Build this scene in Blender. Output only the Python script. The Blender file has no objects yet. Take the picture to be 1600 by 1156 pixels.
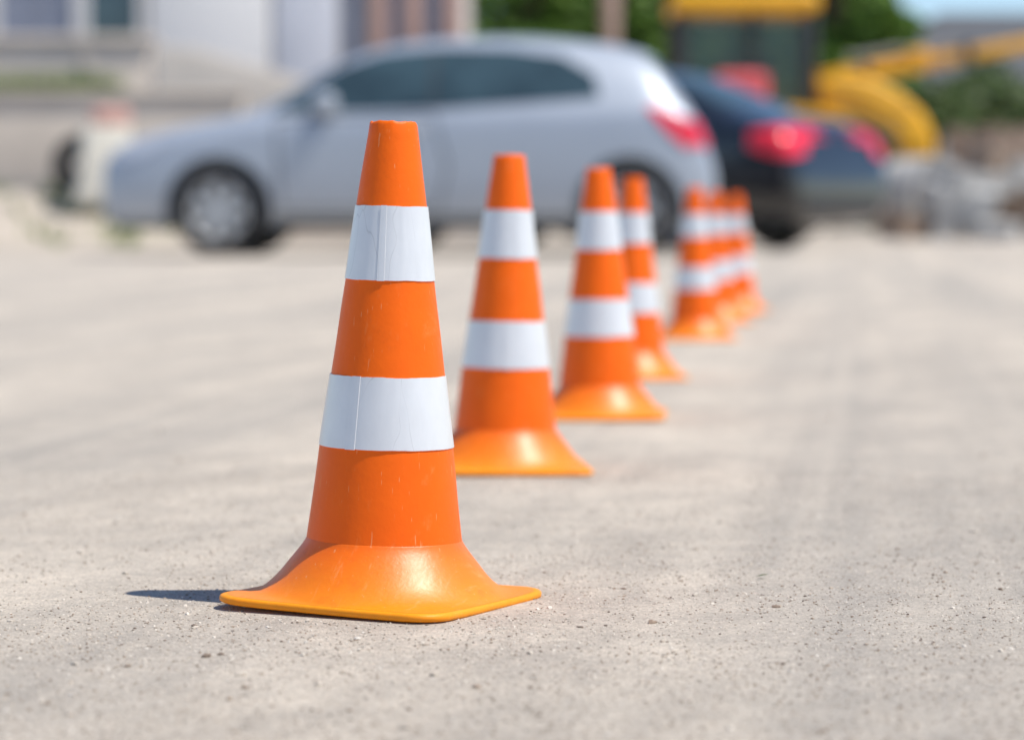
import bpy, bmesh, math, random
import numpy as np
from mathutils import Vector, Matrix, Quaternion, Euler, noise
from mathutils.bvhtree import BVHTree
random.seed(7); rng = np.random.default_rng(7)
S = bpy.context.scene
col = S.collection
R = math.radians
F = 4444.0; HC = 0.260; HY = 340.0      # focal length in photo pixels, camera height, horizon row

# ------------------------------------------------------------------ helpers
def link(o):
    col.objects.link(o); return o

def tag(o, label=None, cat=None, group=None, kind=None):
    if label: o['label'] = label
    if cat: o['category'] = cat
    if group: o['group'] = group
    if kind: o['kind'] = kind
    return o

def empty(name, loc, rot=(0,0,0)):
    o = bpy.data.objects.new(name, None); link(o)
    o.empty_display_size = 0.1
    o.location = loc; o.rotation_euler = rot
    return o

def finish(me, smooth=35):
    if smooth:
        me.polygons.foreach_set('use_smooth', [True]*len(me.polygons))
        me.set_sharp_from_angle(angle=R(smooth))
    me.update()

def mesh_obj(name, me, m, parent=None):
    o = bpy.data.objects.new(name, me); link(o)
    if m: 
        me.materials.clear(); me.materials.append(m)
    if parent: o.parent = parent
    return o

class MB:
    def __init__(s): s.bm = bmesh.new()
    def _add(s, b, M=None):
        if M is not None: b.transform(M)
        me = bpy.data.meshes.new('t'); b.to_mesh(me); b.free()
        s.bm.from_mesh(me); bpy.data.meshes.remove(me)
    def box(s, c, size, rot=(0,0,0), bev=0.0, seg=2):
        b = bmesh.new(); bmesh.ops.create_cube(b, size=1)
        b.transform(Matrix.Diagonal((*size,1)))
        if bev: bmesh.ops.bevel(b, geom=b.edges[:], offset=bev, segments=seg, affect='EDGES', profile=.5)
        s._add(b, Matrix.Translation(c) @ Euler(rot).to_matrix().to_4x4()); return s
    def bar(s, a, b_, w, h, bev=0.0, w2=None, seg=2):   # box beam from a to b
        a=Vector(a); b_=Vector(b_); d=b_-a; L=d.length
        b = bmesh.new(); bmesh.ops.create_cube(b, size=1)
        b.transform(Matrix.Diagonal((h,w,L,1)))
        if w2:
            for v in b.verts:
                if v.co.z>0: v.co.x*=w2
        if bev: bmesh.ops.bevel(b, geom=b.edges[:], offset=bev, segments=seg, affect='EDGES', profile=.5)
        q = d.to_track_quat('Z','Y')
        s._add(b, Matrix.Translation((a+b_)/2) @ q.to_matrix().to_4x4()); return s
    def tube(s, pts, r, n=10):
        pts=[Vector(p) for p in pts]
        rr = r if isinstance(r,(list,tuple)) else [r]*len(pts)
        b=bmesh.new(); rings=[]
        for i,p in enumerate(pts):
            d=(pts[min(i+1,len(pts)-1)]-pts[max(i-1,0)]).normalized()
            q=d.to_track_quat('Z','Y')
            rings.append([b.verts.new(p+q@Vector((rr[i]*math.cos(2*math.pi*k/n), rr[i]*math.sin(2*math.pi*k/n),0))) for k in range(n)])
        for A,B in zip(rings,rings[1:]):
            for k in range(n): b.faces.new((A[k],A[(k+1)%n],B[(k+1)%n],B[k]))
        b.faces.new(rings[0][::-1]); b.faces.new(rings[-1])
        s._add(b); return s
    def lathe(s, prof, n=48, M=None, closed=False):
        b=bmesh.new(); rings=[]
        for r,z in prof:
            rings.append([b.verts.new((r*math.cos(2*math.pi*k/n), r*math.sin(2*math.pi*k/n), z)) for k in range(n)])
        pr=list(zip(rings,rings[1:]))
        if closed: pr.append((rings[-1],rings[0]))
        for A,B in pr:
            for k in range(n): b.faces.new((A[k],A[(k+1)%n],B[(k+1)%n],B[k]))
        if not closed:
            bmesh.ops.remove_doubles(b, verts=b.verts[:], dist=1e-6)
        bmesh.ops.recalc_face_normals(b, faces=b.faces[:])
        s._add(b, M); return s
    def prism(s, poly, y0, y1, bev=0.0):     # polygon in x,z extruded along y
        b=bmesh.new()
        A=[b.verts.new((x,y0,z)) for x,z in poly]; B=[b.verts.new((x,y1,z)) for x,z in poly]
        n=len(poly)
        b.faces.new(A); b.faces.new(B[::-1])
        for k in range(n): b.faces.new((A[k],B[k],B[(k+1)%n],A[(k+1)%n]))
        bmesh.ops.recalc_face_normals(b, faces=b.faces[:])
        if bev: bmesh.ops.bevel(b, geom=b.edges[:], offset=bev, segments=2, affect='EDGES', profile=.5)
        s._add(b); return s
    def build(s, name, m, parent=None, smooth=35):
        me=bpy.data.meshes.new(name); s.bm.to_mesh(me); s.bm.free()
        finish(me, smooth)
        return mesh_obj(name, me, m, parent)

# ------------------------------------------------------------------ materials
def mat(name, c, rough=.6, metal=0, var=.15, scale=8, bump=0, bscale=None, coat=0, spec=.5, sss=0, stretch=None, c2=None, crough=.06):
    m=bpy.data.materials.new(name); m.use_nodes=True
    nt=m.node_tree; N=nt.nodes; L=nt.links
    p=N['Principled BSDF']
    p.inputs['Roughness'].default_value=rough; p.inputs['Metallic'].default_value=metal
    p.inputs['Coat Weight'].default_value=coat; p.inputs['Coat Roughness'].default_value=crough
    p.inputs['Specular IOR Level'].default_value=spec
    if sss:
        p.inputs['Subsurface Weight'].default_value=sss
        p.inputs['Subsurface Radius'].default_value=(1,.45,.1)
        p.inputs['Subsurface Scale'].default_value=.012
    tc=N.new('ShaderNodeTexCoord')
    mp=N.new('ShaderNodeMapping'); L.new(tc.outputs['Object'],mp.inputs['Vector'])
    if stretch: mp.inputs['Scale'].default_value=stretch
    n=N.new('ShaderNodeTexNoise'); n.inputs['Scale'].default_value=scale; n.inputs['Detail'].default_value=6; n.inputs['Roughness'].default_value=.65
    L.new(mp.outputs['Vector'],n.inputs['Vector'])
    r=N.new('ShaderNodeValToRGB'); L.new(n.outputs['Fac'],r.inputs['Fac'])
    r.color_ramp.elements[0].position=.3; r.color_ramp.elements[1].position=.7
    a=[max(0,x*(1-var)) for x in c]; b=[min(1,x*(1+var)) for x in c]
    if c2: a=c; b=c2
    r.color_ramp.elements[0].color=(*a,1); r.color_ramp.elements[1].color=(*b,1)
    L.new(r.outputs['Color'],p.inputs['Base Color'])
    if bump:
        bn=N.new('ShaderNodeTexNoise'); bn.inputs['Scale'].default_value=bscale or scale*4; bn.inputs['Detail'].default_value=5
        L.new(mp.outputs['Vector'],bn.inputs['Vector'])
        bp=N.new('ShaderNodeBump'); bp.inputs['Strength'].default_value=.6; bp.inputs['Distance'].default_value=bump
        L.new(bn.outputs['Fac'],bp.inputs['Height']); L.new(bp.outputs['Normal'],p.inputs['Normal'])
    return m

def cone_mat(name, c, cdirt, rough, sss, low=None, amt=.55, spec=.35):
    """moulded PVC: faint mottling, scuffs; 'low' fades the colour towards the foot"""
    m=mat(name,c,rough,var=.06,scale=30,bump=.0003,bscale=240,sss=sss,spec=spec)
    nt=m.node_tree; N=nt.nodes; L=nt.links; p=N['Principled BSDF']
    base=p.inputs['Base Color'].links[0].from_socket
    tc=N.new('ShaderNodeTexCoord')
    if low:
        sx=N.new('ShaderNodeSeparateXYZ'); L.new(tc.outputs['Object'],sx.inputs[0])
        g=N.new('ShaderNodeMapRange'); g.inputs['From Min'].default_value=.041; g.inputs['From Max'].default_value=.006
        g.inputs['To Min'].default_value=0; g.inputs['To Max'].default_value=1
        L.new(sx.outputs['Z'],g.inputs['Value'])
        x=N.new('ShaderNodeMix'); x.data_type='RGBA'; L.new(g.outputs['Result'],x.inputs['Factor']); L.new(base,x.inputs['A']); x.inputs['B'].default_value=(*low,1)
        base=x.outputs['Result']
    mp=N.new('ShaderNodeMapping'); mp.inputs['Rotation'].default_value=(.5,.3,.9); mp.inputs['Scale'].default_value=(160,18,40)
    L.new(tc.outputs['Object'],mp.inputs['Vector'])
    n=N.new('ShaderNodeTexNoise'); n.inputs['Scale'].default_value=1; n.inputs['Detail'].default_value=8; n.inputs['Roughness'].default_value=.75
    L.new(mp.outputs['Vector'],n.inputs['Vector'])
    r=N.new('ShaderNodeValToRGB'); r.color_ramp.elements[0].position=.58; r.color_ramp.elements[1].position=.8
    r.color_ramp.elements[0].color=(0,0,0,1); r.color_ramp.elements[1].color=(amt,amt,amt,1)
    L.new(n.outputs['Fac'],r.inputs['Fac'])
    mx=N.new('ShaderNodeMix'); mx.data_type='RGBA'
    L.new(r.outputs['Color'],mx.inputs['Factor']); L.new(base,mx.inputs['A']); mx.inputs['B'].default_value=(*cdirt,1)
    # dark grime smudges
    n3=N.new('ShaderNodeTexNoise'); n3.inputs['Scale'].default_value=42; n3.inputs['Detail'].default_value=7; n3.inputs['Roughness'].default_value=.7
    L.new(tc.outputs['Object'],n3.inputs['Vector'])
    r3=N.new('ShaderNodeValToRGB'); r3.color_ramp.elements[0].position=.60; r3.color_ramp.elements[1].position=.80
    r3.color_ramp.elements[0].color=(0,0,0,1); r3.color_ramp.elements[1].color=(.4,.4,.4,1); L.new(n3.outputs['Fac'],r3.inputs['Fac'])
    mg=N.new('ShaderNodeMix'); mg.data_type='RGBA'; L.new(r3.outputs['Color'],mg.inputs['Factor']); L.new(mx.outputs['Result'],mg.inputs['A']); mg.inputs['B'].default_value=(.50,.08,.01,1)
    # short pale scuff marks: stretched noise, thresholded
    mp4=N.new('ShaderNodeMapping'); mp4.inputs['Rotation'].default_value=(.1,.35,.3); mp4.inputs['Scale'].default_value=(420,420,45); L.new(tc.outputs['Object'],mp4.inputs['Vector'])
    n4=N.new('ShaderNodeTexNoise'); n4.inputs['Scale'].default_value=1; n4.inputs['Detail'].default_value=2; L.new(mp4.outputs['Vector'],n4.inputs['Vector'])
    r4=N.new('ShaderNodeValToRGB'); r4.color_ramp.elements[0].position=.69; r4.color_ramp.elements[1].position=.75
    r4.color_ramp.elements[0].color=(0,0,0,1); r4.color_ramp.elements[1].color=(.45,.45,.45,1); L.new(n4.outputs['Fac'],r4.inputs['Fac'])
    ms=N.new('ShaderNodeMix'); ms.data_type='RGBA'; L.new(r4.outputs['Color'],ms.inputs['Factor']); L.new(mg.outputs['Result'],ms.inputs['A']); ms.inputs['B'].default_value=(.95,.45,.2,1)
    L.new(ms.outputs['Result'],p.inputs['Base Color'])
    rr=N.new('ShaderNodeMapRange'); rr.inputs['To Min'].default_value=rough-.08; rr.inputs['To Max'].default_value=rough+.2
    L.new(n.outputs['Fac'],rr.inputs['Value']); L.new(rr.outputs['Result'],p.inputs['Roughness'])
    return m

def band_mat():
    m=mat('reflective_white',(.78,.775,.765),.32,metal=.2,var=.05,scale=26,bump=.0001,bscale=300,stretch=(1,1,.6))
    nt=m.node_tree; N=nt.nodes; L=nt.links; p=N['Principled BSDF']
    base=p.inputs['Base Color'].links[0].from_socket
    tc=N.new('ShaderNodeTexCoord'); mp=N.new('ShaderNodeMapping'); mp.inputs['Scale'].default_value=(30,30,10)
    L.new(tc.outputs['Object'],mp.inputs['Vector'])
    wn=N.new('ShaderNodeTexNoise'); wn.inputs['Scale'].default_value=1.2; L.new(mp.outputs['Vector'],wn.inputs['Vector'])
    ad=N.new('ShaderNodeVectorMath'); ad.operation='ADD'; L.new(mp.outputs['Vector'],ad.inputs[0]); L.new(wn.outputs['Color'],ad.inputs[1])
    v=N.new('ShaderNodeTexVoronoi'); v.feature='DISTANCE_TO_EDGE'; v.inputs['Scale'].default_value=1.0
    L.new(ad.outputs['Vector'],v.inputs['Vector'])
    r=N.new('ShaderNodeValToRGB'); r.color_ramp.elements[0].position=.0; r.color_ramp.elements[1].position=.007
    r.color_ramp.elements[0].color=(1,1,1,1); r.color_ramp.elements[1].color=(0,0,0,1)
    L.new(v.outputs['Distance'],r.inputs['Fac'])
    n2=N.new('ShaderNodeTexNoise'); n2.inputs['Scale'].default_value=22; L.new(tc.outputs['Object'],n2.inputs['Vector'])
    r2=N.new('ShaderNodeValToRGB'); r2.color_ramp.elements[0].position=.42; r2.color_ramp.elements[1].position=.60
    L.new(n2.outputs['Fac'],r2.inputs['Fac'])
    mul=N.new('ShaderNodeMath'); mul.operation='MULTIPLY'; L.new(r.outputs['Color'],mul.inputs[0]); L.new(r2.outputs['Color'],mul.inputs[1])
    m2=N.new('ShaderNodeMath'); m2.operation='MULTIPLY'; L.new(mul.outputs[0],m2.inputs[0]); m2.inputs[1].default_value=.30
    mx=N.new('ShaderNodeMix'); mx.data_type='RGBA'; L.new(m2.outputs[0],mx.inputs['Factor']); L.new(base,mx.inputs['A'])
    mx.inputs['B'].default_value=(.34,.32,.30,1); L.new(mx.outputs['Result'],p.inputs['Base Color'])
    return m

def ground_mat():
    m=bpy.data.materials.new('dusty_asphalt'); m.use_nodes=True
    nt=m.node_tree; N=nt.nodes; L=nt.links; p=N['Principled BSDF']
    p.inputs['Roughness'].default_value=.92; p.inputs['Specular IOR Level'].default_value=.2
    tc=N.new('ShaderNodeTexCoord')
    def noise_(scale,detail=5,rough=.6,map_=None):
        n=N.new('ShaderNodeTexNoise'); n.inputs['Scale'].default_value=scale; n.inputs['Detail'].default_value=detail; n.inputs['Roughness'].default_value=rough
        L.new(map_ or tc.outputs['Object'],n.inputs['Vector']); return n.outputs['Fac']
    def ramp(f,a,b,ca,cb):
        r=N.new('ShaderNodeValToRGB'); r.color_ramp.elements[0].position=a; r.color_ramp.elements[1].position=b
        r.color_ramp.elements[0].color=(*ca,1); r.color_ramp.elements[1].color=(*cb,1); L.new(f,r.inputs['Fac']); return r.outputs['Color']
    def mix(f,a,b,mode='MIX'):
        x=N.new('ShaderNodeMix'); x.data_type='RGBA'; x.blend_type=mode
        for s,v in (('Factor',f),('A',a),('B',b)):
            if hasattr(v,'is_linked'): L.new(v,x.inputs[s])
            else: x.inputs[s].default_value = v if s=='Factor' else (*v,1)
        return x.outputs['Result']
    def along(sx,sy,rot):                         # coordinates stretched along a direction turned 'rot' from +Y
        q=N.new('ShaderNodeMapping'); q.vector_type='TEXTURE'; q.inputs['Rotation'].default_value=(0,0,R(rot)); q.inputs['Scale'].default_value=(sx,sy,1)
        L.new(tc.outputs['Object'],q.inputs['Vector']); return q.outputs['Vector']
    track=noise_(1.0,5,.6,along(.28,7,-7.2))       # wheel-worn bands
    line=noise_(1.0,3,.5,along(.055,9,-7.2))       # thin tyre lines inside them
    patch=noise_(1.0,9,.76,along(.24,.50,-20))     # dusty wear patches
    blot=noise_(14,8,.78)
    fine=noise_(440,5,.78); mid=noise_(120,6,.72)
    dust=mix(ramp(patch,.41,.60,(0,0,0),(1,1,1)),(.525,.470,.405),(.720,.640,.540))
    c=mix(ramp(track,.38,.58,(.85,.85,.85),(0,0,0)),dust,(.448,.412,.368))
    c=mix(ramp(line,.52,.66,(0,0,0),(.38,.38,.38)),c,(.71,.635,.54))
    c=mix(1.0,c,ramp(blot,.3,.7,(.83,.83,.83),(1.12,1.11,1.09)),'MULTIPLY')
    c=mix(1.0,c,ramp(mid,.3,.7,(.80,.80,.80),(1.14,1.14,1.14)),'MULTIPLY')
    c=mix(1.0,c,ramp(fine,.3,.70,(.54,.52,.50),(1.32,1.31,1.29)),'MULTIPLY')
    for sc,th,colr in ((300,.74,(.25,.205,.165)),(460,.80,(.80,.74,.66))):
        v=N.new('ShaderNodeTexVoronoi'); v.inputs['Scale'].default_value=sc; L.new(tc.outputs['Object'],v.inputs['Vector'])
        sp=ramp(v.outputs['Distance'],.14,.34,(.75,.75,.75),(0,0,0))
        sel=N.new('ShaderNodeSeparateColor'); L.new(v.outputs['Color'],sel.inputs['Color'])
        pick=ramp(sel.outputs['Red'],th,th+.02,(0,0,0),(1,1,1))
        mk=N.new('ShaderNodeMath'); mk.operation='MULTIPLY'; L.new(sp,mk.inputs[0]); L.new(pick,mk.inputs[1])
        c=mix(mk.outputs[0],c,colr)
    L.new(c,p.inputs['Base Color'])
    ad=N.new('ShaderNodeMath'); ad.operation='MULTIPLY_ADD'; L.new(mid,ad.inputs[0]); ad.inputs[1].default_value=1.6; L.new(fine,ad.inputs[2])
    bp=N.new('ShaderNodeBump'); bp.inputs['Strength'].default_value=.65; bp.inputs['Distance'].default_value=.0025
    L.new(ad.outputs[0],bp.inputs['Height']); L.new(bp.outputs['Normal'],p.inputs['Normal'])
    return m

def island_mat(name, stops, rough=.85):
    m=bpy.data.materials.new(name); m.use_nodes=True
    nt=m.node_tree; N=nt.nodes; L=nt.links; p=N['Principled BSDF']; p.inputs['Roughness'].default_value=rough
    p.inputs['Specular IOR Level'].default_value=.3
    g=N.new('ShaderNodeNewGeometry'); r=N.new('ShaderNodeValToRGB'); L.new(g.outputs['Random Per Island'],r.inputs['Fac'])
    cr=r.color_ramp
    cr.elements[0].position=stops[0][0]; cr.elements[0].color=(*stops[0][1],1)
    cr.elements[1].position=stops[-1][0]; cr.elements[1].color=(*stops[-1][1],1)
    for q,c in stops[1:-1]:
        e=cr.elements.new(q); e.color=(*c,1)
    L.new(r.outputs['Color'],p.inputs['Base Color'])
    return m

M={}
M['body']=cone_mat('orange_pvc',(1.0,.142,.0),(.95,.40,.14),.42,.05,amt=.35,spec=.25)
M['skirt']=cone_mat('faded_glow_orange_pvc',(.98,.155,.001),(.95,.50,.22),.36,.15,low=(.98,.26,.006),amt=.6,spec=.5)  # faded plastic; the amber low end also paints in a backlit glow
M['base']=cone_mat('amber_glow_pvc',(.96,.31,.006),(.85,.5,.2),.45,.2,spec=.35)  # yellow of light glowing through the thin edge, put into the base colour
M['band']=band_mat()
M['silver']=mat('silver_paint',(.415,.455,.515),.45,.25,.03,3,coat=.3,crough=.16)
M['black']=mat('dark_paint',(.009,.010,.013),.25,.1,.1,3,coat=.8)
M['glass']=mat('dark_glass',(.040,.070,.082),.08,0,.45,2.5,spec=.9)
M['rubber']=mat('rubber',(.022,.021,.020),.85,0,.3,12)
M['alloy']=mat('alloy',(.55,.55,.55),.4,.5,.1,10)
M['plastic']=mat('black_plastic',(.03,.03,.032),.6,0,.2,10)
M['seal']=mat('door_seal_rubber',(.10,.105,.115),.7,0,.1,10)
M['red']=mat('red_lens',(.88,.022,.045),.25,0,.08,20,coat=.6,crough=.12)
M['lens']=mat('clear_lens',(.6,.63,.68),.15,.3,.06,20,coat=.6)
M['plate']=mat('white_plate',(.75,.75,.73),.5)
M['yellow']=mat('machine_yellow',(.85,.40,.010),.5,0,.25,5)
M['steel']=mat('worn_steel',(.30,.29,.28),.6,.3,.3,5)
M['redfab']=mat('red_cover',(.62,.08,.09),.6,0,.3,4)
M['wallb']=mat('beige_concrete',(.64,.56,.48),.9,0,.12,1.2,bump=.01,bscale=14)
M['wallg']=mat('grey_render',(.58,.51,.435),.9,0,.13,1.0,bump=.01,bscale=14)
M['ramp']=mat('pale_concrete',(.68,.61,.53),.85,0,.1,1.5)
M['facade']=mat('facade_render',(.62,.57,.52),.85,0,.08,1)
M['white']=mat('white_paint',(.78,.76,.74),.6,0,.04,2)
M['cream']=mat('cream_plastic',(.74,.69,.58),.6,0,.08,4)
M['lav']=mat('pale_blue_panel',(.66,.665,.71),.5,0,.08,2)
M['blue']=mat('blue_panel',(.27,.29,.36),.35,0,.2,2)
M['brick']=mat('red_brown_brick',(.48,.31,.26),.9,0,.2,6)
M['roofg']=mat('grey_roof',(.09,.095,.105),.7,0,.15,3,bump=.02,bscale=6)
M['bark']=mat('bark',(.16,.11,.08),.95,0,.3,6,bump=.02)
M['pole']=mat('weathered_wood',(.34,.24,.20),.9,0,.2,5,stretch=(4,4,.4))
M['dirt']=mat('dirt',(.50,.43,.35),.95,0,.2,1.6,bump=.03,bscale=9)
M['block']=mat('concrete_block',(.42,.41,.39),.9,0,.3,3,bump=.03,bscale=9)
M['blockb']=mat('brown_rubble',(.27,.20,.15),.9,0,.35,4,bump=.03,bscale=9)
M['leaf']=island_mat('foliage',[(0,(.055,.12,.015)),(.5,(.11,.21,.03)),(1,(.20,.31,.06))],.6)
M['leaf2']=island_mat('dull_foliage',[(0,(.045,.08,.02)),(.5,(.09,.15,.04)),(1,(.18,.22,.09))],.6)
M['grassm']=island_mat('grass_blades',[(0,(.10,.16,.03)),(1,(.24,.30,.09))],.7)
M['gravel']=island_mat('loose_grit',[(0,(.15,.115,.09)),(.14,(.32,.24,.175)),(.4,(.48,.41,.335)),(.75,(.60,.53,.445)),(1,(.74,.67,.58))])
M['hill']=mat('far_green',(.10,.13,.08),.95,0,.3,.05)
M['brickp']=mat('pale_bricks',(.36,.27,.21),.9,0,.3,3)
M['wood']=mat('pallet_wood',(.36,.27,.18),.9,0,.25,6)

# ------------------------------------------------------------------ ground
mb=MB(); b=bmesh.new()
vs=[b.verts.new(p) for p in ((-300,-60,0),(300,-60,0),(300,600,0),(-300,600,0))]; b.faces.new(vs); mb._add(b)
tag(mb.build('ground',ground_mat(),None,0),'dusty pale asphalt lot reaching the horizon','ground',kind='structure')

# loose grit around the focused zone
ico=bmesh.new(); bmesh.ops.create_icosphere(ico,subdivisions=1,radius=1)
iv=np.array([v.co[:] for v in ico.verts]); ifc=np.array([[v.index for v in f.verts] for f in ico.faces]); ico.free()
def scatter(n, y0, y1, smin, smax, power):
    Y=y0+(y1-y0)*rng.random(n)**1.3; X=(rng.random(n)*2-1)*.21*Y
    keep=(X+.087)**2+(Y-1.917)**2>.10**2
    X=X[keep];Y=Y[keep]; k=len(X)
    dens=np.array([noise.noise((x*5,y*5,3.3)) for x,y in zip(X,Y)])
    kk=dens+rng.random(k)*1.1>.15; X=X[kk];Y=Y[kk];k=len(X)
    s=smin+(smax-smin)*rng.random(k)**power
    V=iv[None]*(.65+.7*rng.random((k,12,1)))
    V=V*(s[:,None,None]*np.stack([.8+.6*rng.random(k),.8+.6*rng.random(k),.5+.4*rng.random(k)],1)[:,None,:])
    a=rng.random(k)*6.28; ca,sa=np.cos(a),np.sin(a)
    x=V[...,0]*ca[:,None]-V[...,1]*sa[:,None]; y=V[...,0]*sa[:,None]+V[...,1]*ca[:,None]
    V=np.stack([x+X[:,None],y+Y[:,None],V[...,2]+s[:,None]*.2],2)
    return V
Vs=np.concatenate([scatter(46000,1.25,2.9,.0003,.0010,1.6),scatter(1700,1.25,3.2,.0009,.0018,2.2),scatter(110,1.25,4.0,.0016,.0032,2)])
k=len(Vs); Fs=(ifc[None]+(np.arange(k)*12)[:,None,None]).reshape(-1,3)
me=bpy.data.meshes.new('gravel'); me.from_pydata(Vs.reshape(-1,3).tolist(),[],Fs.tolist()); finish(me,0)
tag(mesh_obj('gravel',me,M['gravel']),'loose sand grit and tiny stones strewn over the asphalt','gravel',kind='stuff')

# ------------------------------------------------------------------ traffic cones
PR=[(0.0410,.0522),(.1035,.0448),(.151,.0383),(.2147,.0297),(.264,.0237),(.320,.0158)]
def RZ(z):
    for (a,ra),(b_,rb) in zip(PR,PR[1:]):
        if z<=b_: return ra+(rb-ra)*(z-a)/(b_-a)
    return PR[-1][1]
def wob(o, amp, fr):
    for v in o.data.vertices:
        n=noise.noise_vector(v.co*fr); v.co+=Vector((n.x,n.y,n.z*.4))*amp
def make_cone(name):
    root=empty(name,(0,0,0))
    # tapered body, open at the top
    prof=[(RZ(.041+i*(.3185-.041)/40),.041+i*(.3185-.041)/40) for i in range(41)]
    prof+=[(.0154,.3198),(.0146,.3202),(.0138,.3196),(.0138,.315),(.018,.27)]
    o=MB().lathe(prof,96).build('body',M['body'],root,40); wob(o,.0004,30)
    for v in o.data.vertices:                                   # rough cut rim
        if v.co.z>.317: v.co.z+=.0014*noise.noise(v.co*260)
    # flared skirt: round at the top, easing into the rounded square of the foot so the two read as one moulding
    s=.0850; r=.022
    def sq_r(a):                                                # radius of the rounded square at angle a
        a=(a%(math.pi/2)); a=min(a,math.pi/2-a)                 # 0..45 deg
        lim=math.atan2(s-r,s)
        if a<=lim: return s/math.cos(a)
        cx=cy=s-r; dx,dy=math.cos(a),math.sin(a); bq=dx*cx+dy*cy; cq=cx*cx+cy*cy-r*r
        return bq+math.sqrt(max(0,bq*bq-cq))
    nn=128
    pts=[(.0515,.0432),(.0519,.0428),(.0524,.0418),(.0532,.0402),(.0552,.0372),(.0588,.0325),(.0640,.0260),(.0692,.0193),(.0738,.0140),(.0776,.0102),(.0802,.0080)]
    b=bmesh.new(); rows=[]
    def lift(q): return .0009*max(0,(q-.086)/.025)**2
    for (rr,z) in pts:
        t=max(0,min(1,(.020-z)/.014)); t=t*t*.18
        rows.append([b.verts.new(((rr*(1-t)+t*rr*sq_r(2*math.pi*i/nn)/s)*math.cos(2*math.pi*i/nn),(rr*(1-t)+t*rr*sq_r(2*math.pi*i/nn)/s)*math.sin(2*math.pi*i/nn),z)) for i in range(nn)])
    for w,zz in ((.35,.0069),(.70,.0064),(.90,.0061)):          # the flare flattens out over the foot as far as its edge
        row=[]
        for i in range(nn):
            a=2*math.pi*i/nn; q0=.0802; q1=sq_r(a)*.975; q=q0+(max(q1,q0+.0006)-q0)*w
            row.append(b.verts.new((q*math.cos(a),q*math.sin(a),zz+lift(q))))
        rows.append(row)
    for A,B in zip(rows,rows[1:]):
        for i in range(nn): b.faces.new((A[i],A[(i+1)%nn],B[(i+1)%nn],B[i]))
    bmesh.ops.recalc_face_normals(b,faces=b.faces[:])
    mbx=MB(); mbx._add(b); o=mbx.build('skirt',M['skirt'],root,80); wob(o,.0005,24)
    # thin rounded square foot: its edge shows below the flare
    b=bmesh.new(); rows=[]
    for k,z in ((.70,.0008),(.985,.0006),(1,.0016),(1.001,.0040),(.992,.0053),(.972,.0060),(.94,.0060),(.80,.0052),(.70,.0045)):
        row=[]
        for i in range(nn):
            a=2*math.pi*i/nn; q=sq_r(a)*k
            row.append(b.verts.new((q*math.cos(a),q*math.sin(a),z+lift(q))))
        rows.append(row)
    for A,B in zip(rows,rows[1:]):
        for i in range(nn): b.faces.new((A[i],A[(i+1)%nn],B[(i+1)%nn],B[i]))
    bmesh.ops.recalc_face_normals(b,faces=b.faces[:])
    mbx=MB(); mbx._add(b); o=mbx.build('base',M['base'],root,70); wob(o,.0005,24)
    # two reflective bands, slightly proud
    for z0,z1,sd in ((.1048,.1522,1),(.2155,.2645,9)):
        b=bmesh.new(); rows=[]
        for j,t in enumerate((0,0,.04,.25,.5,.75,.96,1,1)):
            row=[]
            for i in range(nn):
                a=2*math.pi*i/nn; e=0
                if t in(0,1): e=.0005*noise.noise((math.cos(a)*2.2,math.sin(a)*2.2,sd+t*5))+.00015*noise.noise((math.cos(a)*11,math.sin(a)*11,sd+t*5))
                z=z0+(z1-z0)*t+e
                rr=RZ(z)+(.0 if j in(0,8) else .0007)+.00018*noise.noise((math.cos(a)*7,math.sin(a)*7,t*3+sd))
                row.append(b.verts.new((rr*math.cos(a),rr*math.sin(a),z)))
            rows.append(row)
        for A,B in zip(rows,rows[1:]):
            for i in range(nn): b.faces.new((A[i],A[(i+1)%nn],B[(i+1)%nn],B[i]))
        # overlapping end of the tape: a narrow second layer with its own edge
        lap=R(-88 if sd==1 else -68); g=[]
        for j,t in enumerate((0,.25,.5,.75,1)):
            z=z0-.0003+(z1-z0+.0006)*t; rr=RZ(z)+.0011
            g.append([b.verts.new((rr*math.cos(lap+q),rr*math.sin(lap+q),z)) for q in (-.16,-.10,-.05,0)]+[b.verts.new(((rr-.0004)*math.cos(lap+.004),(rr-.0004)*math.sin(lap+.004),z))])
        for A,B in zip(g,g[1:]):
            for i in range(4): b.faces.new((A[i],A[i+1],B[i+1],B[i]))
        mbx=MB(); mbx._add(b)
        mbx.build('reflective_band',M['band'],root,50)
    return root
def copy_tree(o, parent=None):
    c=o.copy(); col.objects.link(c); c.parent=parent
    for ch in list(o.children): copy_tree(ch,c)
    return c
# x, y, yaw, lean towards +x (deg)
CONES=[(-.0875,1.917,-27,1.4),(-.008,2.93,4,.9),(.114,3.70,86,-.3),(.194,4.62,3,.4),(.394,6.10,88,-.5),(.505,7.05,8,-.5),(.618,7.85,80,-.3)]
CL=['largest orange and white traffic cone, in sharp focus nearest the viewer',
    'second traffic cone from the front, just behind the sharp nearest one',
    'third traffic cone from the front, partly hiding a fourth behind it',
    'fourth traffic cone, half hidden behind the third',
    'fifth traffic cone, foremost of the three bunched farthest cones',
    'sixth traffic cone, middle one of the three bunched farthest cones',
    'smallest and farthest traffic cone at the end of the row']
proto=make_cone('traffic_cone')
for i,(x,y,yw,ln) in enumerate(CONES):
    o=proto if i==0 else copy_tree(proto)
    o.location=(x,y,.0006); o.scale=(1.01,1.01,1.01)
    o.rotation_mode='QUATERNION'
    o.rotation_quaternion=Quaternion((0,1,0),R(ln))@Quaternion((0,0,1),R(yw))
    tag(o,CL[i],'traffic cone','orange and white traffic cones in a row')

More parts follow.
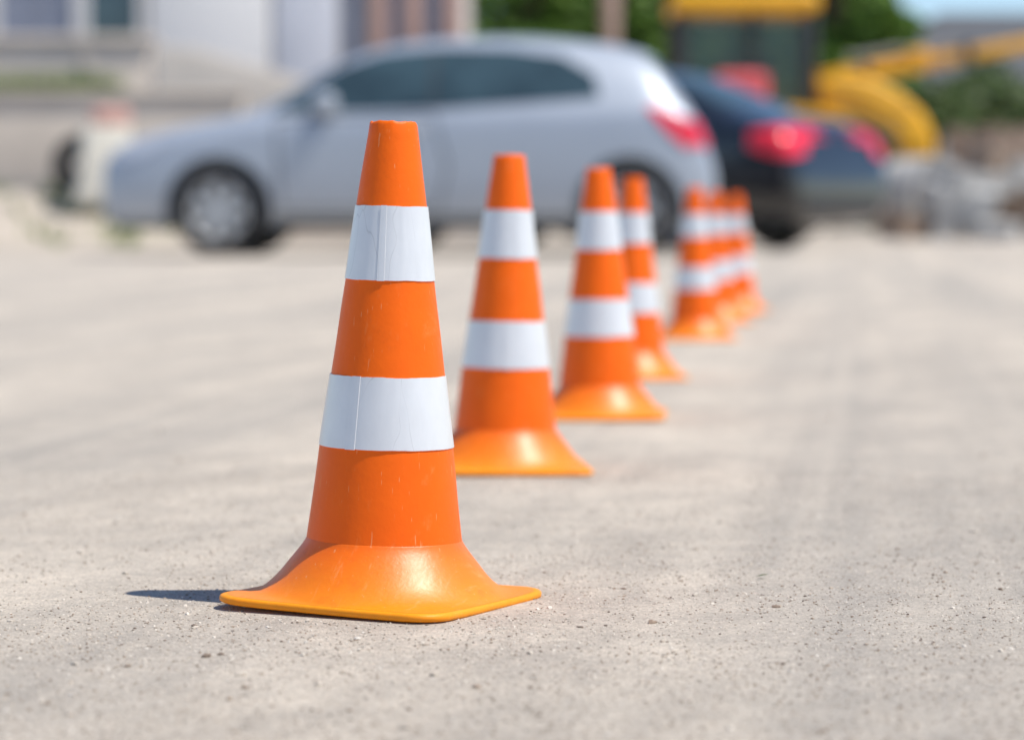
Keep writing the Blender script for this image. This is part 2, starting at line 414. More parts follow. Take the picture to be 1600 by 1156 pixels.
# ------------------------------------------------------------------ cars
def temp_eval(o):
    dg=bpy.context.evaluated_depsgraph_get(); dg.update()
    me=bpy.data.meshes.new_from_object(o.evaluated_get(dg)); return me
def loft(st):
    b=bmesh.new(); rings=[]
    for (u,zb,zl,zt,w,wl,wt) in st:
        k=min(1,max(.1,(zt-zl)/.3))
        half=[(0,zb),(.8*w,zb),(.97*w,zb+.07*min(1,(zl-zb)/.4)),(w,zb+.5*(zl-zb)),(w*.5+wl*.5+.008,zl-.05*min(1,(zl-zb)/.4)),(wl,zl),(wt+.035,zt-.10*k),(wt*.75,zt-.018),(0,zt)]
        ring=[b.verts.new((u,y,z)) for y,z in half]+[b.verts.new((u,-y,z)) for y,z in half[7:0:-1]]
        rings.append(ring)
    n=16
    for A,B in zip(rings,rings[1:]):
        for i in range(n): b.faces.new((A[i],A[(i+1)%n],B[(i+1)%n],B[i]))
    for Rr in (rings[0],rings[-1]):
        b.faces.new((Rr[0],Rr[1],Rr[15])); b.faces.new((Rr[7],Rr[8],Rr[9]))
        for i in range(1,7): b.faces.new((Rr[i],Rr[i+1],Rr[15-i],Rr[16-i]))
    bmesh.ops.recalc_face_normals(b,faces=b.faces[:])
    me=bpy.data.meshes.new('t'); b.to_mesh(me); b.free(); return me
def patch(bvh, poly, mode, off=.005, step=.05):
    """drape a flat outline onto the body: mode 'L'/'R' from the sides, 'B' from behind, 'T' from above"""
    b=bmesh.new(); b.faces.new([b.verts.new((p[0],p[1],0)) for p in poly])
    for ax in (0,1):
        lo=min(p[ax] for p in poly); hi=max(p[ax] for p in poly); q=lo+step
        while q<hi-.004:
            no=(1,0,0) if ax==0 else (0,1,0); co=(q,0,0) if ax==0 else (0,q,0)
            bmesh.ops.bisect_plane(b,geom=b.verts[:]+b.edges[:]+b.faces[:],plane_co=co,plane_no=no); q+=step
    dead=[]
    for v in b.verts:
        p,q=v.co.x,v.co.y
        if mode in 'LR':
            s=-1 if mode=='L' else 1; org=Vector((p,s*3,q)); d=Vector((0,-s,0))
        elif mode=='B': org=Vector((9,p,q)); d=Vector((-1,0,0))
        elif mode=='F': org=Vector((-4,p,q)); d=Vector((1,0,0))
        else: org=Vector((p,q,5)); d=Vector((0,0,-1))
        loc,nor,_,_=bvh.ray_cast(org,d)
        if loc is None: dead.append(v)
        else:
            if nor.dot(d)>0: nor=-nor
            v.co=loc+nor*off
    bmesh.ops.delete(b,geom=dead,context='VERTS')
    bmesh.ops.recalc_face_normals(b,faces=b.faces[:])
    mbx=MB(); mbx._add(b); return mbx
def strip_poly(a,b_,w):
    d=(Vector(b_)-Vector(a)).normalized(); n=Vector((-d.y,d.x))*w/2
    a=Vector(a); b_=Vector(b_)
    return [tuple(a-n),tuple(b_-n),tuple(b_+n),tuple(a+n)]
def make_car(name, st, paint, wheels, side_polys, pillar, door_polys, handles, mirror, tail, head, rear_win, wind, plate_z, r=.31):
    root=empty(name,(0,0,0))
    me=loft(st); t=bpy.data.objects.new('t',me); link(t)
    sm=t.modifiers.new('s','SUBSURF'); sm.levels=3; sm.render_levels=3
    me2=temp_eval(t); bpy.data.objects.remove(t)
    bm=bmesh.new(); bm.from_mesh(me2); bvh=BVHTree.FromBMesh(bm); bm.free()
    body=bpy.data.objects.new('body',me2); link(body)
    tmps=[]
    for u in wheels:
        for s in (-1,1):
            c=MB().lathe([(0,-.16),(r+.05,-.16),(r+.05,.3),(0,.3)],40,Matrix.Translation((u,s*.80,r))@Matrix.Rotation(-s*math.pi/2,4,'X')).build('t',None)
            md=body.modifiers.new('b','BOOLEAN'); md.operation='DIFFERENCE'; md.object=c; md.solver='EXACT'; tmps.append(c)
    me3=temp_eval(body); body.modifiers.clear(); body.data=me3
    me3.materials.clear(); me3.materials.append(paint); finish(me3,40)
    for c in tmps: bpy.data.objects.remove(c)
    body.parent=root
    for s,mode in ((-1,'L'),(1,'R')):
        for poly in side_polys: patch(bvh,poly,mode,.008).build('side_window',M['glass'],root,60)
        patch(bvh,pillar,mode,.0055,.037).build('pillar_trim',M['plastic'],root,60)
        for poly,hd in zip(door_polys,handles):
            d=patch(bvh,poly,mode,.004).build('door',paint,root,60)
            # shut line round the door, a thin rubber seal
            sl_=bmesh.new()
            for k in range(len(poly)):
                q=patch(bvh,strip_poly(poly[k],poly[(k+1)%len(poly)],.014),mode,.0065,.06)
                e=bpy.data.meshes.new('e'); q.bm.to_mesh(e); q.bm.free(); sl_.from_mesh(e)
            mbx=MB(); mbx._add(sl_); mbx.build('door_seal',M['seal'] if paint is M['silver'] else M['plastic'],d,60)
            loc,nor,_,_=bvh.ray_cast(Vector((hd[0],s*3,hd[1])),Vector((0,-s,0)))
            if loc: MB().box((hd[0],loc.y+s*.022,hd[1]),(.22,.035,.045),bev=.015).build('door_handle',M['alloy'],d)
        mm=MB().box((mirror[0],s*(mirror[2]+.07),mirror[1]),(.15,.20,.14),rot=(0,0,s*.15),bev=.045,seg=3)
        mm.box((mirror[0]+.02,s*(mirror[2]-.04),mirror[1]-.06),(.07,.10,.05),bev=.012); mm.build('door_mirror',paint,root)
        t1=patch(bvh,tail[0],mode,.010,.03)
        t2=patch(bvh,[(p[0]*s,p[1]) for p in tail[1]],'B',.010,.03)
        e=bpy.data.meshes.new('e'); t2.bm.to_mesh(e); t2.bm.free(); t1.bm.from_mesh(e)
        t1.build('tail_light',M['red'],root,60)
        patch(bvh,head,mode,.008,.04).build('headlight',M['lens'],root,60)
        patch(bvh,[(wheels[0]+r+.08,.20),(wheels[1]-r-.08,.20),(wheels[1]-r-.08,.27),(wheels[0]+r+.08,.27)],mode,.007,.06).build('sill',M['plastic'],root,60)
    patch(bvh,rear_win,'B',.006).build('rear_window',M['glass'],root,60)
    patch(bvh,wind,'T',.006).build('windscreen',M['glass'],root,60)
    patch(bvh,[(-.38,.30),(.38,.30),(.46,.42),(-.46,.42)],'F',.006,.05).build('grille',M['plastic'],root,60)
    if plate_z: patch(bvh,[(-.26,plate_z),(.26,plate_z),(.26,plate_z+.11),(-.26,plate_z+.11)],'B',.012).build('number_plate',M['plate'],root)
    patch(bvh,[(-.6,.30),(.6,.30),(.6,.42),(-.6,.42)],'B',.008,.05).build('bumper_insert',M['plastic'],root,60)
    for u in wheels:
        for s in (-1,1):
            X=Matrix.Translation((u,s*.775,r))@Matrix.Rotation(-s*math.pi/2,4,'X')
            w=MB().lathe([(r*.66,-.09),(r*.9,-.10),(r*.985,-.085),(r,-.05),(r,.05),(r*.985,.085),(r*.9,.10),(r*.66,.085)],48,X,closed=True).build('wheel',M['rubber'],root,30)
            rm=MB().lathe([(r*.60,-.08),(r*.67,-.08),(r*.68,.085),(r*.64,.09),(r*.60,.07)],48,X,closed=True)
            rm.lathe([(0,.06),(r*.2,.06),(r*.2,.03),(0,.03)],24,X)
            for k in range(7):
                a=2*math.pi*k/7
                b=bmesh.new(); bmesh.ops.create_cube(b,size=1)
                b.transform(Matrix.Diagonal((r*.52,.065,.03,1))); 
                rm._add(b, X@Matrix.Rotation(a,4,'Z')@Matrix.Translation((r*.38,0,.05)))
            rm.build('rim',M['alloy'],w)
            MB().lathe([(0,-.02),(r*.6,-.02),(r*.6,-.05),(0,-.05)],32,X).build('brake_disc',M['steel'],w)
    return root
hatch=[(0.00,.26,.52,.58,.60,.56,.42),(0.03,.20,.62,.69,.72,.68,.52),(0.13,.18,.70,.785,.82,.76,.60),(0.45,.18,.785,.885,.87,.81,.62),
 (0.80,.18,.84,.94,.885,.83,.64),(1.06,.18,.88,.99,.885,.85,.66),(1.34,.18,.90,1.19,.885,.855,.62),(1.68,.18,.915,1.385,.885,.86,.60),
 (2.02,.18,.925,1.465,.885,.86,.585),(2.42,.18,.935,1.495,.885,.86,.58),(2.90,.18,.945,1.495,.885,.855,.575),(3.36,.18,.965,1.455,.885,.845,.57),
 (3.64,.18,.985,1.40,.875,.83,.58),(3.74,.19,.985,1.34,.87,.82,.60),(3.90,.20,.97,1.08,.85,.80,.64),(3.99,.21,.90,.97,.82,.78,.62),(4.08,.25,.70,.76,.77,.75,.58),(4.13,.30,.55,.60,.72,.70,.55),(4.14,.36,.48,.52,.6,.6,.5)]
silver=make_car('parked_car',hatch,M['silver'],(.83,3.56),
  [[(1.17,.955),(1.62,1.25),(1.9,1.35),(2.247,1.383),(2.247,.972)],[(2.268,.974),(2.268,1.386),(2.75,1.38),(3.1,1.33),(3.32,1.20),(3.36,1.05)]],
  [(2.053,.971),(2.331,.976),(2.331,1.381),(2.053,1.361)],
  [[(1.25,.32),(1.22,.90),(2.26,.935),(2.36,.60),(2.30,.32)]],[(2.10,.84)],(1.55,1.01,.84),
  ([(3.67,.985),(3.75,.985),(3.95,.88),(4.01,.76),(3.94,.71),(3.83,.80)],[(.60,.74),(.60,.87),(.80,.91),(.80,.72)]),
  [(.08,.60),(.14,.70),(.42,.79),(.50,.79),(.34,.66)],
  [(-.60,1.06),(.60,1.06),(.55,1.31),(-.55,1.31)],[(1.12,-.58),(1.64,-.52),(1.64,.52),(1.12,.58)],.80)
silver.location=(-2.735,19.82,0); silver.rotation_euler=(0,0,R(-3))
tag(silver,'silver hatchback car parked side-on behind the row of cones','car')
sedan=[(0.00,.33,.47,.52,.52,.50,.38),(0.05,.25,.57,.64,.68,.64,.5),(0.18,.20,.67,.755,.78,.74,.58),(0.45,.18,.78,.86,.85,.80,.62),
 (0.85,.18,.84,.925,.865,.82,.64),(1.20,.18,.88,.975,.865,.84,.66),(1.50,.18,.90,1.19,.865,.845,.62),(1.85,.18,.915,1.40,.865,.85,.60),
 (2.20,.18,.925,1.47,.865,.85,.585),(2.60,.18,.935,1.485,.865,.85,.58),(3.00,.18,.955,1.47,.865,.845,.575),(3.35,.18,.975,1.36,.865,.835,.57),
 (3.68,.18,.985,1.20,.865,.825,.60),(3.90,.18,.985,1.11,.86,.81,.61),(4.15,.19,.975,1.07,.85,.80,.61),(4.36,.20,.93,1.02,.83,.78,.60),(4.45,.22,.84,.92,.80,.76,.58),(4.51,.26,.62,.68,.76,.74,.55),(4.53,.33,.50,.54,.66,.65,.5)]
black=make_car('parked_car',sedan,M['black'],(.85,3.48),
  [[(1.35,.96),(1.8,1.24),(2.05,1.335),(2.247,1.36),(2.247,.97)],[(2.32,.975),(2.32,1.362),(2.8,1.335),(3.15,1.22),(3.3,1.05)]],
  [(2.053,.971),(2.431,.976),(2.431,1.36),(2.053,1.335)],
  [[(1.28,.30),(1.28,.90),(2.28,.935),(2.28,.30)],[(2.31,.30),(2.31,.935),(3.2,.94),(3.12,.68),(3.0,.30)]],[(2.1,.84),(3.0,.86)],(1.55,1.0,.82),
  ([(4.12,.80),(4.12,.93),(4.40,.96),(4.46,.86),(4.46,.72),(4.30,.74)],[(.56,.75),(.54,.90),(.80,.94),(.80,.72)]),
  [(.10,.56),(.16,.66),(.42,.76),(.50,.76),(.34,.62)],
  [(-.55,1.13),(.55,1.13),(.46,1.40),(-.46,1.40)],[(1.26,-.58),(1.82,-.52),(1.82,.52),(1.26,.58)],None)
black.location=(-1.06,25.24,0); black.rotation_euler=(0,0,R(-35))
tag(black,'dark sedan parked at an angle behind the silver hatchback, red rear lamps visible','car')

# ------------------------------------------------------------------ backhoe loader, rear end to the right
bh=empty('backhoe_loader',(2.95,37,0))
tag(bh,'yellow backhoe loader with glazed cab standing beyond the dark sedan','backhoe loader')
MB().box((.02,0,2.98),(1.88,1.7,.28),bev=.11,seg=4).build('roof',M['yellow'],bh)
mb=MB()
for x in (-.82,.85):
    for y in (-.72,.72): mb.bar((x*.98,y,1.55),(x,y*1.02,2.86),.14,.14,.03)
mb.bar((.1,-.73,1.55),(.1,-.73,2.86),.10,.10,.01); mb.bar((.1,.73,1.55),(.1,.73,2.86),.10,.10,.01)
mb.box((0,0,1.55),(1.9,1.6,.12),bev=.03)
mb.build('cab_frame',M['plastic'],bh)
gl=bpy.data.materials.new('cab_glass'); gl.use_nodes=True
p=gl.node_tree.nodes['Principled BSDF']; p.inputs['Base Color'].default_value=(.12,.20,.17,1); p.inputs['Roughness'].default_value=.05; p.inputs['Alpha'].default_value=.32
for (c,s_) in (((-.37,-.70,2.2),(.80,.01,1.2)),((.47,-.70,2.2),(.66,.01,1.2)),((-.37,.70,2.2),(.80,.01,1.2)),((.47,.70,2.2),(.66,.01,1.2)),((-.81,0,2.2),(.01,1.34,1.2)),((.84,0,2.2),(.01,1.34,1.2))):
    MB().box(c,s_).build('cab_window',gl,bh)
MB().box((.0,-.1,1.74),(.62,.55,.16),bev=.06).box((.30,.0,2.05),(.18,.56,.66),rot=(0,.12,0),bev=.075,seg=4).build('seat',M['plastic'],bh)
MB().tube([(-.55,0,1.6),(-.42,0,2.05)],.05).box((-.62,0,1.95),(.16,.8,.5),bev=.05).build('dashboard',M['plastic'],bh)
MB().box((-.05,-.86,1.86),(.70,.22,.46),bev=.11,seg=5).build('side_cover',M['redfab'],bh)
MB().prism([(-2.7,.75),(1.0,.75),(1.0,1.5),(-.85,1.5),(-1.0,1.62),(-2.55,1.45),(-2.75,1.3)],-.55,.55,.05).build('hood',M['yellow'],bh)
for s in (-1,1):
    MB().prism([(-.35,1.30),(.0,1.56),(.55,1.66),(1.15,1.60),(1.55,1.28),(1.48,1.20),(1.1,1.50),(.55,1.56),(.05,1.46),(-.28,1.22)],s*.86-.26,s*.86+.26,.02).build('fender',M['yellow'],bh)
for x,r_,w_ in ((.55,.74,.42),(-2.1,.52,.34)):
    for s in (-1,1):
        X=Matrix.Translation((x,s*.86,r_))@Matrix.Rotation(-s*math.pi/2,4,'X')
        w=MB().lathe([(r_*.55,-w_/2),(r_*.9,-w_/2),(r_,-w_*.35),(r_,w_*.35),(r_*.9,w_/2),(r_*.55,w_/2)],40,X,closed=True).build('wheel',M['rubber'],bh,30)
        MB().lathe([(0,.02),(r_*.2,.04),(r_*.5,.10),(r_*.56,w_*.45),(r_*.5,w_*.45),(r_*.42,.02),(0,-.02)],32,X).build('rim',M['yellow'],w)
MB().box((1.10,0,1.2),(.28,.9,1.3),bev=.05).build('mast',M['yellow'],bh)
# thick curved rear arm casing dropping to the right, thin boom reaching right, dipper and bucket at its far end
cv=[(.98,1.70),(1.25,1.78),(1.55,1.74),(1.85,1.60),(2.10,1.40),(2.24,1.18),(2.26,.95)]
hw=[.30,.31,.30,.28,.26,.22,.17]; up=[];dn=[]
for i,(x,z) in enumerate(cv):
    a=Vector(cv[min(i+1,len(cv)-1)])-Vector(cv[max(i-1,0)]); a.normalize(); n_=Vector((-a.y,a.x))
    up.append((x+n_.x*hw[i],z+n_.y*hw[i])); dn.append((x-n_.x*hw[i],z-n_.y*hw[i]))
MB().prism(up+dn[::-1],-.72,-.24,.06).build('arm_casing',M['yellow'],bh,50)
MB().tube([(1.15,-.80,1.58),(1.95,-.80,1.26)],.06).tube([(1.05,-.78,1.90),(1.5,-.80,1.80),(2.1,-.78,1.50)],.025).build('hydraulic_cylinder',M['plastic'],bh)
MB().bar((.95,.1,2.02),(2.35,.1,2.27),.20,.22,.05).bar((2.25,.1,2.25),(4.40,.1,2.62),.16,.18,.04,w2=.8).box((2.32,.1,2.29),(.30,.28,.27),rot=(0,-.17,0),bev=.06).build('boom',M['yellow'],bh)
MB().tube([(1.4,.1,2.30),(2.1,.1,2.42)],.055).tube([(2.1,.1,2.42),(2.9,.1,2.50)],.028).build('hydraulic_cylinder',M['steel'],bh)
for c_ in ((1.62,.1,2.15),(2.95,.1,2.38)): MB().box(c_,(.10,.24,.27),rot=(0,-.17,0)).build('hose_clamp',M['plastic'],bh)
MB().bar((4.40,.1,2.70),(4.45,.1,1.0),.22,.26,.04,w2=.75).build('dipper',M['yellow'],bh)
bk=[(x+1.35,z) for x,z in [(2.95,1.15),(3.25,1.1),(3.55,.85),(3.62,.5),(3.5,.18),(3.2,.02),(2.75,.02),(2.35,.2),(2.42,.26),(2.78,.12),(3.15,.13),(3.40,.26),(3.5,.52),(3.44,.78),(3.2,.98),(2.95,1.05)]]
mb=MB().prism(bk,-.35,.55)
for s in (-.36,.56): mb.prism([(x+1.35,z) for x,z in [(2.95,1.14),(3.25,1.09),(3.54,.85),(3.61,.5),(3.49,.19),(3.2,.03),(2.75,.03),(2.5,.14)]],s-.015,s+.015)
for k in range(5): mb.box((3.68,-.26+k*.18,.21),(.2,.07,.05),rot=(0,.4,0))
mb.build('bucket',M['steel'],bh)

# broken rubble between the loader and the right edge
def chunk(label,x,y,z,size,rz,tilt,seed,m='block'):
    b=bmesh.new(); bmesh.ops.create_cube(b,size=1); b.transform(Matrix.Diagonal((*size,1)))
    bmesh.ops.subdivide_edges(b,edges=b.edges[:],cuts=5,use_grid_fill=True)
    for v in b.verts:
        n=noise.noise_vector(v.co*2.2+Vector((seed*3.1,seed*2,0))); n2=noise.noise_vector(v.co*7+Vector((seed,0,0)))
        v.co+=n*min(size)*.24+n2*min(size)*.08
    mbx=MB(); mbx._add(b); o=mbx.build('rubble_chunk',M[m],None,25)
    o.location=(x,y,z); o.rotation_euler=(tilt,tilt*.6,rz)
    tag(o,label,'rubble','broken rubble chunks at the right')
chunk('biggest rough grey concrete chunk lying on the ground right of the dark sedan',5.25,33.6,.30,(.85,.7,.62),.2,.1,1)
chunk('flat grey concrete slab lying tilted on top of the biggest chunk',5.40,33.65,.72,(.85,.7,.20),.5,.16,2)
chunk('small brown rubble chunk on the ground left of the biggest grey one',4.58,33.3,.15,(.46,.4,.34),.7,.1,3,'blockb')
chunk('brown rubble block at the right edge beside the biggest grey chunk',6.12,34.0,.30,(.66,.6,.64),-.3,.1,4,'blockb')
chunk('brown lump perched highest on the flat tilted slab',5.62,33.7,.98,(.42,.4,.30),.9,.25,5,'blockb')
chunk('low pale concrete fragment in front of the biggest chunk',5.62,32.9,.10,(.5,.36,.22),-.5,.1,6)
chunk('grey block resting on the brown block at the right edge',6.05,34.0,.78,(.55,.5,.32),.4,.05,7)
rg=MB().lathe([(.40,-.35),(.50,-.35),(.50,.35),(.40,.35)],48,Matrix.Translation((5.02,35.0,.495))@Matrix.Rotation(R(35),4,'Z')@Matrix.Rotation(R(90),4,'X'),closed=True)
tag(rg.build('concrete_ring',M['block']),'round grey concrete well ring standing on edge behind the rubble','concrete ring')

# ------------------------------------------------------------------ left: verge, walls, ramp, barrier
def height_sheet(name,x0,x1,y0,y1,nx,ny,fn,m):
    b=bmesh.new(); g=[[b.verts.new((x0+(x1-x0)*i/nx,y0+(y1-y0)*j/ny,0)) for j in range(ny+1)] for i in range(nx+1)]
    for r_ in g:
        for v in r_: v.co.z=fn(v.co.x,v.co.y)
    for i in range(nx):
        for j in range(ny): b.faces.new((g[i][j],g[i+1][j],g[i+1][j+1],g[i][j+1]))
    mbx=MB(); mbx._add(b); return mbx.build(name,m,None,80)
def vh(x,y):
    t=min(1,max(0,(y-22.3)/2.6)); t=t*t*(3-2*t)
    e=min(1,max(0,(-2.2-x)/1.2))
    return -.03+(.50*t)*e+.05*noise.noise((x*1.3,y*1.3,0))*t*e+.02
tag(height_sheet('verge',-14,-1,22,28.4,90,50,vh,M['dirt']),'low sandy bank rising beside the asphalt on the left','verge',kind='structure')
def blades(name,pts,h,m,w=.012):
    V=[];Fc=[]
    for (x,y,z) in pts:
        a=random.uniform(0,6.28); hh=h*random.uniform(.5,1.2); lx=random.uniform(-.4,.4)*hh; ly=random.uniform(-.4,.4)*hh
        i=len(V); V+=[(x-w*math.cos(a),y-w*math.sin(a),z),(x+w*math.cos(a),y+w*math.sin(a),z),(x+lx,y+ly,z+hh)]; Fc.append((i,i+1,i+2))
    me=bpy.data.meshes.new(name); me.from_pydata(V,[],Fc); return mesh_obj(name,me,m)
pts=[]
for c in range(60):
    cx=random.uniform(-6,-2.8); cy=random.uniform(22.8,24.6)
    for k in range(20):
        x=cx+random.gauss(0,.09); y=cy+random.gauss(0,.09); pts.append((x,y,vh(x,y)-.01))
tag(blades('weeds',pts,.13,M['grassm']),'sparse weeds growing on the sandy bank','weeds',kind='stuff')
mb=MB().box((-7.0,28.75,.72),(8.6,.30,1.5),bev=.02).box((-7.0,28.75,1.50),(8.66,.36,.06),bev=.015)
tag(mb.build('planter_wall',M['wallg']),'low beige concrete planter wall at the left behind the bank','wall')
pts=[]
for c in range(46):
    cx=random.uniform(-5.4,-4.2); cy=random.uniform(29.0,30.1)
    pts+=[(cx+random.gauss(0,.10),cy+random.gauss(0,.08),1.30) for _ in range(70)]
tag(blades('grass',pts,.42,M['grassm'],.018),'strip of green grass growing behind the planter wall','grass',kind='stuff')
mb=MB().box((-8,29.9,.65),(6.2*1.4,1.9,1.3)); tag(mb.build('soil',M['dirt']),'soil bed filling the planter behind its low wall','soil',kind='structure')
mb=MB().box((-8.0,31.0,1.08),(8.2,.25,2.16),bev=.02)
for k in range(6): mb.box((-4.6-k*1.4,30.86,1.2),(.06,.03,1.9))
mb.box((-8.0,31.0,2.19),(8.3,.33,.07),bev=.015)
tag(mb.build('terrace_wall',M['wallb']),'taller beige concrete wall behind the strip of grass','wall')
tag(MB().prism([(-3.85,0),(-3.85,2.12),(-3.4,2.08),(-1.2,1.45),(.3,.5),(.3,0)],30.9,32.4,.02).build('access_ramp',M['ramp']),'pale concrete ramp sloping down towards the silver car','ramp',kind='structure')
# plastic barrier and old tyre on the bank
br=empty('road_barrier',(-3.40,23.9,.36),(0,0,.25)); tag(br,'pale plastic road barrier with a faded red top, ahead of the silver car','road barrier')
MB().prism([(-.28,0),(.28,0),(.28,.12),(.23,.18),(.19,.66),(-.19,.66),(-.23,.18),(-.28,.12)],-.17,.17,.03).build('lower_block',M['cream'],br)
MB().box((.04,0,.74),(.32,.24,.16),bev=.04).build('upper_block',mat('faded_red',(.66,.38,.31),.6),br)
X=Matrix.Translation((-3.66,24.35,.70))@Matrix.Rotation(R(78),4,'X')@Matrix.Rotation(R(14),4,'Y')
tag(MB().lathe([(.10,-.09),(.23,-.10),(.27,-.06),(.27,.06),(.23,.10),(.10,.09),(.09,.0)],40,X,closed=True).build('old_tyre',M['rubber']),'old black tyre half hidden behind the plastic road barrier','tyre')

# ------------------------------------------------------------------ building behind on the left
bd=empty('commercial_building',(-4.9,37,0)); tag(bd,'low building with white panels, blue glazing and red brown pillars','building')
MB().box((0,4.0,3.0),(8.5,8,6.0)).build('wall',M['facade'],bd)
MB().box((0,3.9,6.06),(8.8,8.5,.16),bev=.02).build('roof',M['roofg'],bd)
for x,w in ((-3.6,1.0),(-2.45,1.0),(-1.25,1.05),(-.25,.72)):
    f=MB()
    for dx in (-w/2,w/2): f.box((x+dx,-.04,3.2),(.09,.10,1.62))
    for z in (2.42,3.97): f.box((x,-.042,z),(w+.09,.10,.09))
    f.box((x,-.045,3.45),(w,.06,.05))
    f=f.build('window',M['white'],bd)
    MB().box((x,-.02,3.2),(w-.06,.03,1.5)).build('pane',M['blue'] if x<-1 else M['glass'],f)
MB().box((1.0,-.05,1.9),(1.55,.10,3.8),bev=.02).build('white_panel',M['white'],bd)
f=MB().box((2.24,-.05,2.2),(.84,.08,3.2),bev=.02).build('blue_panel',M['lav'],bd)
for x in (3.18,3.62,4.12): MB().box((x,-.1,2.5),(.24,.2,5),bev=.02).build('pillar',M['brick'],bd)
for x in (2.86,3.40,3.87): MB().box((x,-.03,2.6),(.20,.05,4.0)).build('glazing_strip',M['blue'],bd)

# ------------------------------------------------------------------ house on the right
hs=empty('house',(10.4,60,0)); tag(hs,'grey roofed house far off at the right edge','house')
MB().box((0,3,1.4),(6.2,6,2.8)).build('wall',mat('house_wall',(.42,.39,.36),.9,0,.1,1),hs)
b=bmesh.new(); v=[b.verts.new(p) for p in ((-3.7,-.5,2.75),(3.7,-.5,2.75),(3.7,6.5,2.75),(-3.7,6.5,2.75),(-1.0,3,4.75),(1.6,3,4.75))]
for f in ((0,1,5,4),(1,2,5),(2,3,4,5),(3,0,4),(3,2,1,0)): b.faces.new([v[i] for i in f])
mb=MB(); mb._add(b); mb.build('roof',M['roofg'],hs,20)
for x in (-1.8,0,1.8):
    f=MB().box((x,-.03,1.6),(.95,.08,1.25)).build('window',M['white'],hs); MB().box((x,-.06,1.6),(.8,.06,1.1)).build('pane',M['glass'],f)

# ------------------------------------------------------------------ plants
def foliage(name,m,parent,blobs,n,size):
    V=[];Fc=[]
    for i in range(n):
        c,rad=random.choice(blobs)
        d=Vector((random.gauss(0,1),random.gauss(0,1),random.gauss(0,1))).normalized()*random.uniform(.45,1.0)**.5
        p=Vector(c)+Vector((d.x*rad[0],d.y*rad[1],d.z*rad[2]))
        q=Vector((random.gauss(0,1),random.gauss(0,1),random.gauss(0,1))).to_track_quat('Z','Y')
        s=size*random.uniform(.5,1.3); k=len(V)
        for a in ((-s,0,0),(0,-s*.5,.1*s),(s,0,0),(0,s*.5,.1*s)): V.append((p+q@Vector(a))[:])
        Fc.append((k,k+1,k+2,k+3))
    me=bpy.data.meshes.new(name); me.from_pydata(V,[],Fc)
    return mesh_obj(name,me,m,parent)
def tree(label,x,y,h,rad,m,n=4200,low=1.2,nb=13):
    t=empty('tree',(x,y,0)); tag(t,label,'tree','trees beyond the vehicles')
    tr=MB().tube([(0,0,0),(.05,0,h*.25),(-.05,.05,h*.55),(.1,0,h*.85)],[.22,.17,.12,.03])
    bl=[]
    for k in range(nb):
        a=random.uniform(0,6.28); rr=rad*random.uniform(.25,.75); z=random.uniform(low+.5,h-.7)
        rr*=1-.5*max(0,(z-h*.6)/(h*.4))
        c=(rr*math.cos(a),rr*math.sin(a),z); q=rad*random.uniform(.28,.5); bl.append((c,(q,q,q*.8)))
        tr.tube([(0,0,z*.6),(c[0]*.5,c[1]*.5,z*.82),c],[.09,.05,.015],6)
    tr.build('trunk',M['bark'],t)
    foliage('crown',m,t,bl,n,.20)
TR=[('leftmost leafy tree, rising behind the roof of the silver car',.2,56,7.0,2.1,M['leaf'],1.2,26),
    ('second leafy tree from the left, behind the silver car roof',2.2,58,7.5,2.3,M['leaf'],1.2,26),
    ('leafy tree directly behind the yellow loader cab',4.6,60,8.0,2.4,M['leaf'],1.2,26),
    ('leafy tree standing just right of the loader cab',6.5,57,6.6,1.65,M['leaf'],1.2,30)]
for l,x,y,h,r_,m,lo,nb in TR: tree(l,x,y,h,r_,m,6200,lo,nb)
SH=[('dull green shrub left of two others, right of the loader',6.7,47,2.6,1.15),
    ('dull green shrub between two others, behind the rubble chunks',8.3,48,2.9,1.2),
    ('dull green shrub at the right edge of the picture',9.9,49,2.6,1.15)]
for l,x,y,h,r_ in SH:
    t=empty('shrub',(x,y,0)); tag(t,l,'shrub','shrubs at the right')
    bl=[((random.uniform(-.6,.6)*r_,random.uniform(-.5,.5)*r_,random.uniform(.35,h-.4)),(r_*.5,r_*.5,r_*.42)) for _ in range(14)]
    st=MB()
    for c,_ in bl: st.tube([(0,0,0),(c[0]*.5,c[1]*.5,c[2]*.5),c],[.04,.03,.01],5)
    st.build('stem',M['bark'],t); foliage('leaves',M['leaf2'],t,bl,2600,.11)
p_=empty('utility_pole',(1.48,43,0)); tag(p_,'weathered wooden utility pole behind the silver car roof','pole')
MB().tube([(0,0,0),(0,0,4),(0.03,0,8.5)],[.19,.17,.13],16).build('shaft',M['pole'],p_); MB().box((0,-.17,7.9),(1.6,.1,.12),bev=.01).build('crossarm',M['pole'],p_)
# brick pallet on the right
pa=empty('brick_pallet',(7.0,41,0),(0,0,.2)); tag(pa,'stack of brown bricks on a pallet behind the rubble chunks at the right','brick stack')
mb=MB()
for k in range(6): mb.box((0,-.5+k*.2,.125),(1.2,.12,.025))
for x in (-.5,0,.5): mb.box((x,0,.055),(.1,1.12,.105))
mb.build('pallet',M['wood'],pa)
mb=MB()
for z in range(11):
    for i in range(5):
        for j in (0,1,2,3): 
            if z==10 and random.random()<.5: continue
            mb.box((-.48+i*.24+random.uniform(-.006,.006),-.42+j*.28+random.uniform(-.006,.006),.205+z*.128),(.228,.268,.12))
mb.build('bricks',M['brickp'],pa,0)
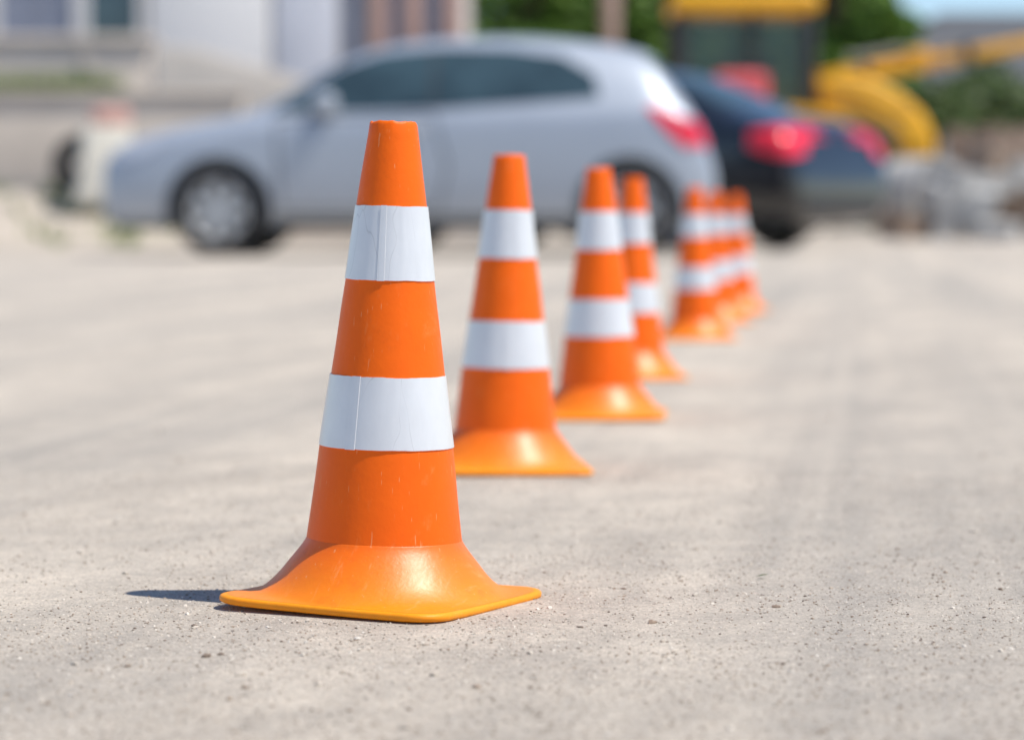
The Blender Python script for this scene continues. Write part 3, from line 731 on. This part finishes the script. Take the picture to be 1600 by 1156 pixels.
# far ridge closing the horizon
tag(height_sheet('hills',-160,200,150,230,120,8,lambda x,y: (3.4+1.8*noise.noise((x*.03,y*.02,1))+.6*noise.noise((x*.2,y*.2,1)))*min(1,max(0,(y-150)/14))-.05,M['hill']),'low green rise along the horizon','hills',kind='structure')
# scrap of leaf on the asphalt
b=bmesh.new(); vs=[b.verts.new(p) for p in ((-.006,0,.001),(-.002,-.0025,.003),(.005,0,.0022),(-.001,.0025,.0012))]; b.faces.new(vs); mb=MB(); mb._add(b)
o=mb.build('fallen_leaf',mat('leaf_green',(.06,.16,.03),.6),None,0); o.location=(.181,2.04,.001); o.rotation_euler=(0,0,.4)
tag(o,'tiny green leaf scrap lying on the asphalt right of the nearest cone','leaf')

# ------------------------------------------------------------------ light
EL=R(61); AZ=R(15)
d=Vector((math.cos(EL)*math.cos(AZ),-math.cos(EL)*math.sin(AZ),math.sin(EL)))
sl=bpy.data.lights.new('sun','SUN'); sl.energy=5.0; sl.angle=R(.53); sl.color=(1,.955,.88)
so=link(bpy.data.objects.new('sun',sl)); so.rotation_euler=(-d).to_track_quat('-Z','Y').to_euler(); so.location=(10,-5,15)
w=bpy.data.worlds.new('World'); S.world=w; w.use_nodes=True
nt=w.node_tree; sk=nt.nodes.new('ShaderNodeTexSky'); sk.sky_type='NISHITA'; sk.sun_disc=False; sk.sun_elevation=EL; sk.sun_rotation=math.atan2(d.x,d.y)
sk.air_density=.8; sk.dust_density=.1; sk.ozone_density=3.5
bg=nt.nodes['Background']; nt.links.new(sk.outputs['Color'],bg.inputs['Color']); bg.inputs['Strength'].default_value=.15
S.view_settings.view_transform='Standard'; S.view_settings.look='None'; S.view_settings.exposure=0

# ------------------------------------------------------------------ camera
cd=bpy.data.cameras.new('camera'); cd.lens=100; cd.sensor_width=36; cd.clip_end=2000; cd.clip_start=.05
cd.dof.use_dof=True; cd.dof.focus_distance=1.87; cd.dof.aperture_fstop=5.4
co=link(bpy.data.objects.new('camera',cd)); co.location=(0,0,HC); co.rotation_euler=(R(90)-math.atan((578-HY)/F),0,0)
S.camera=co
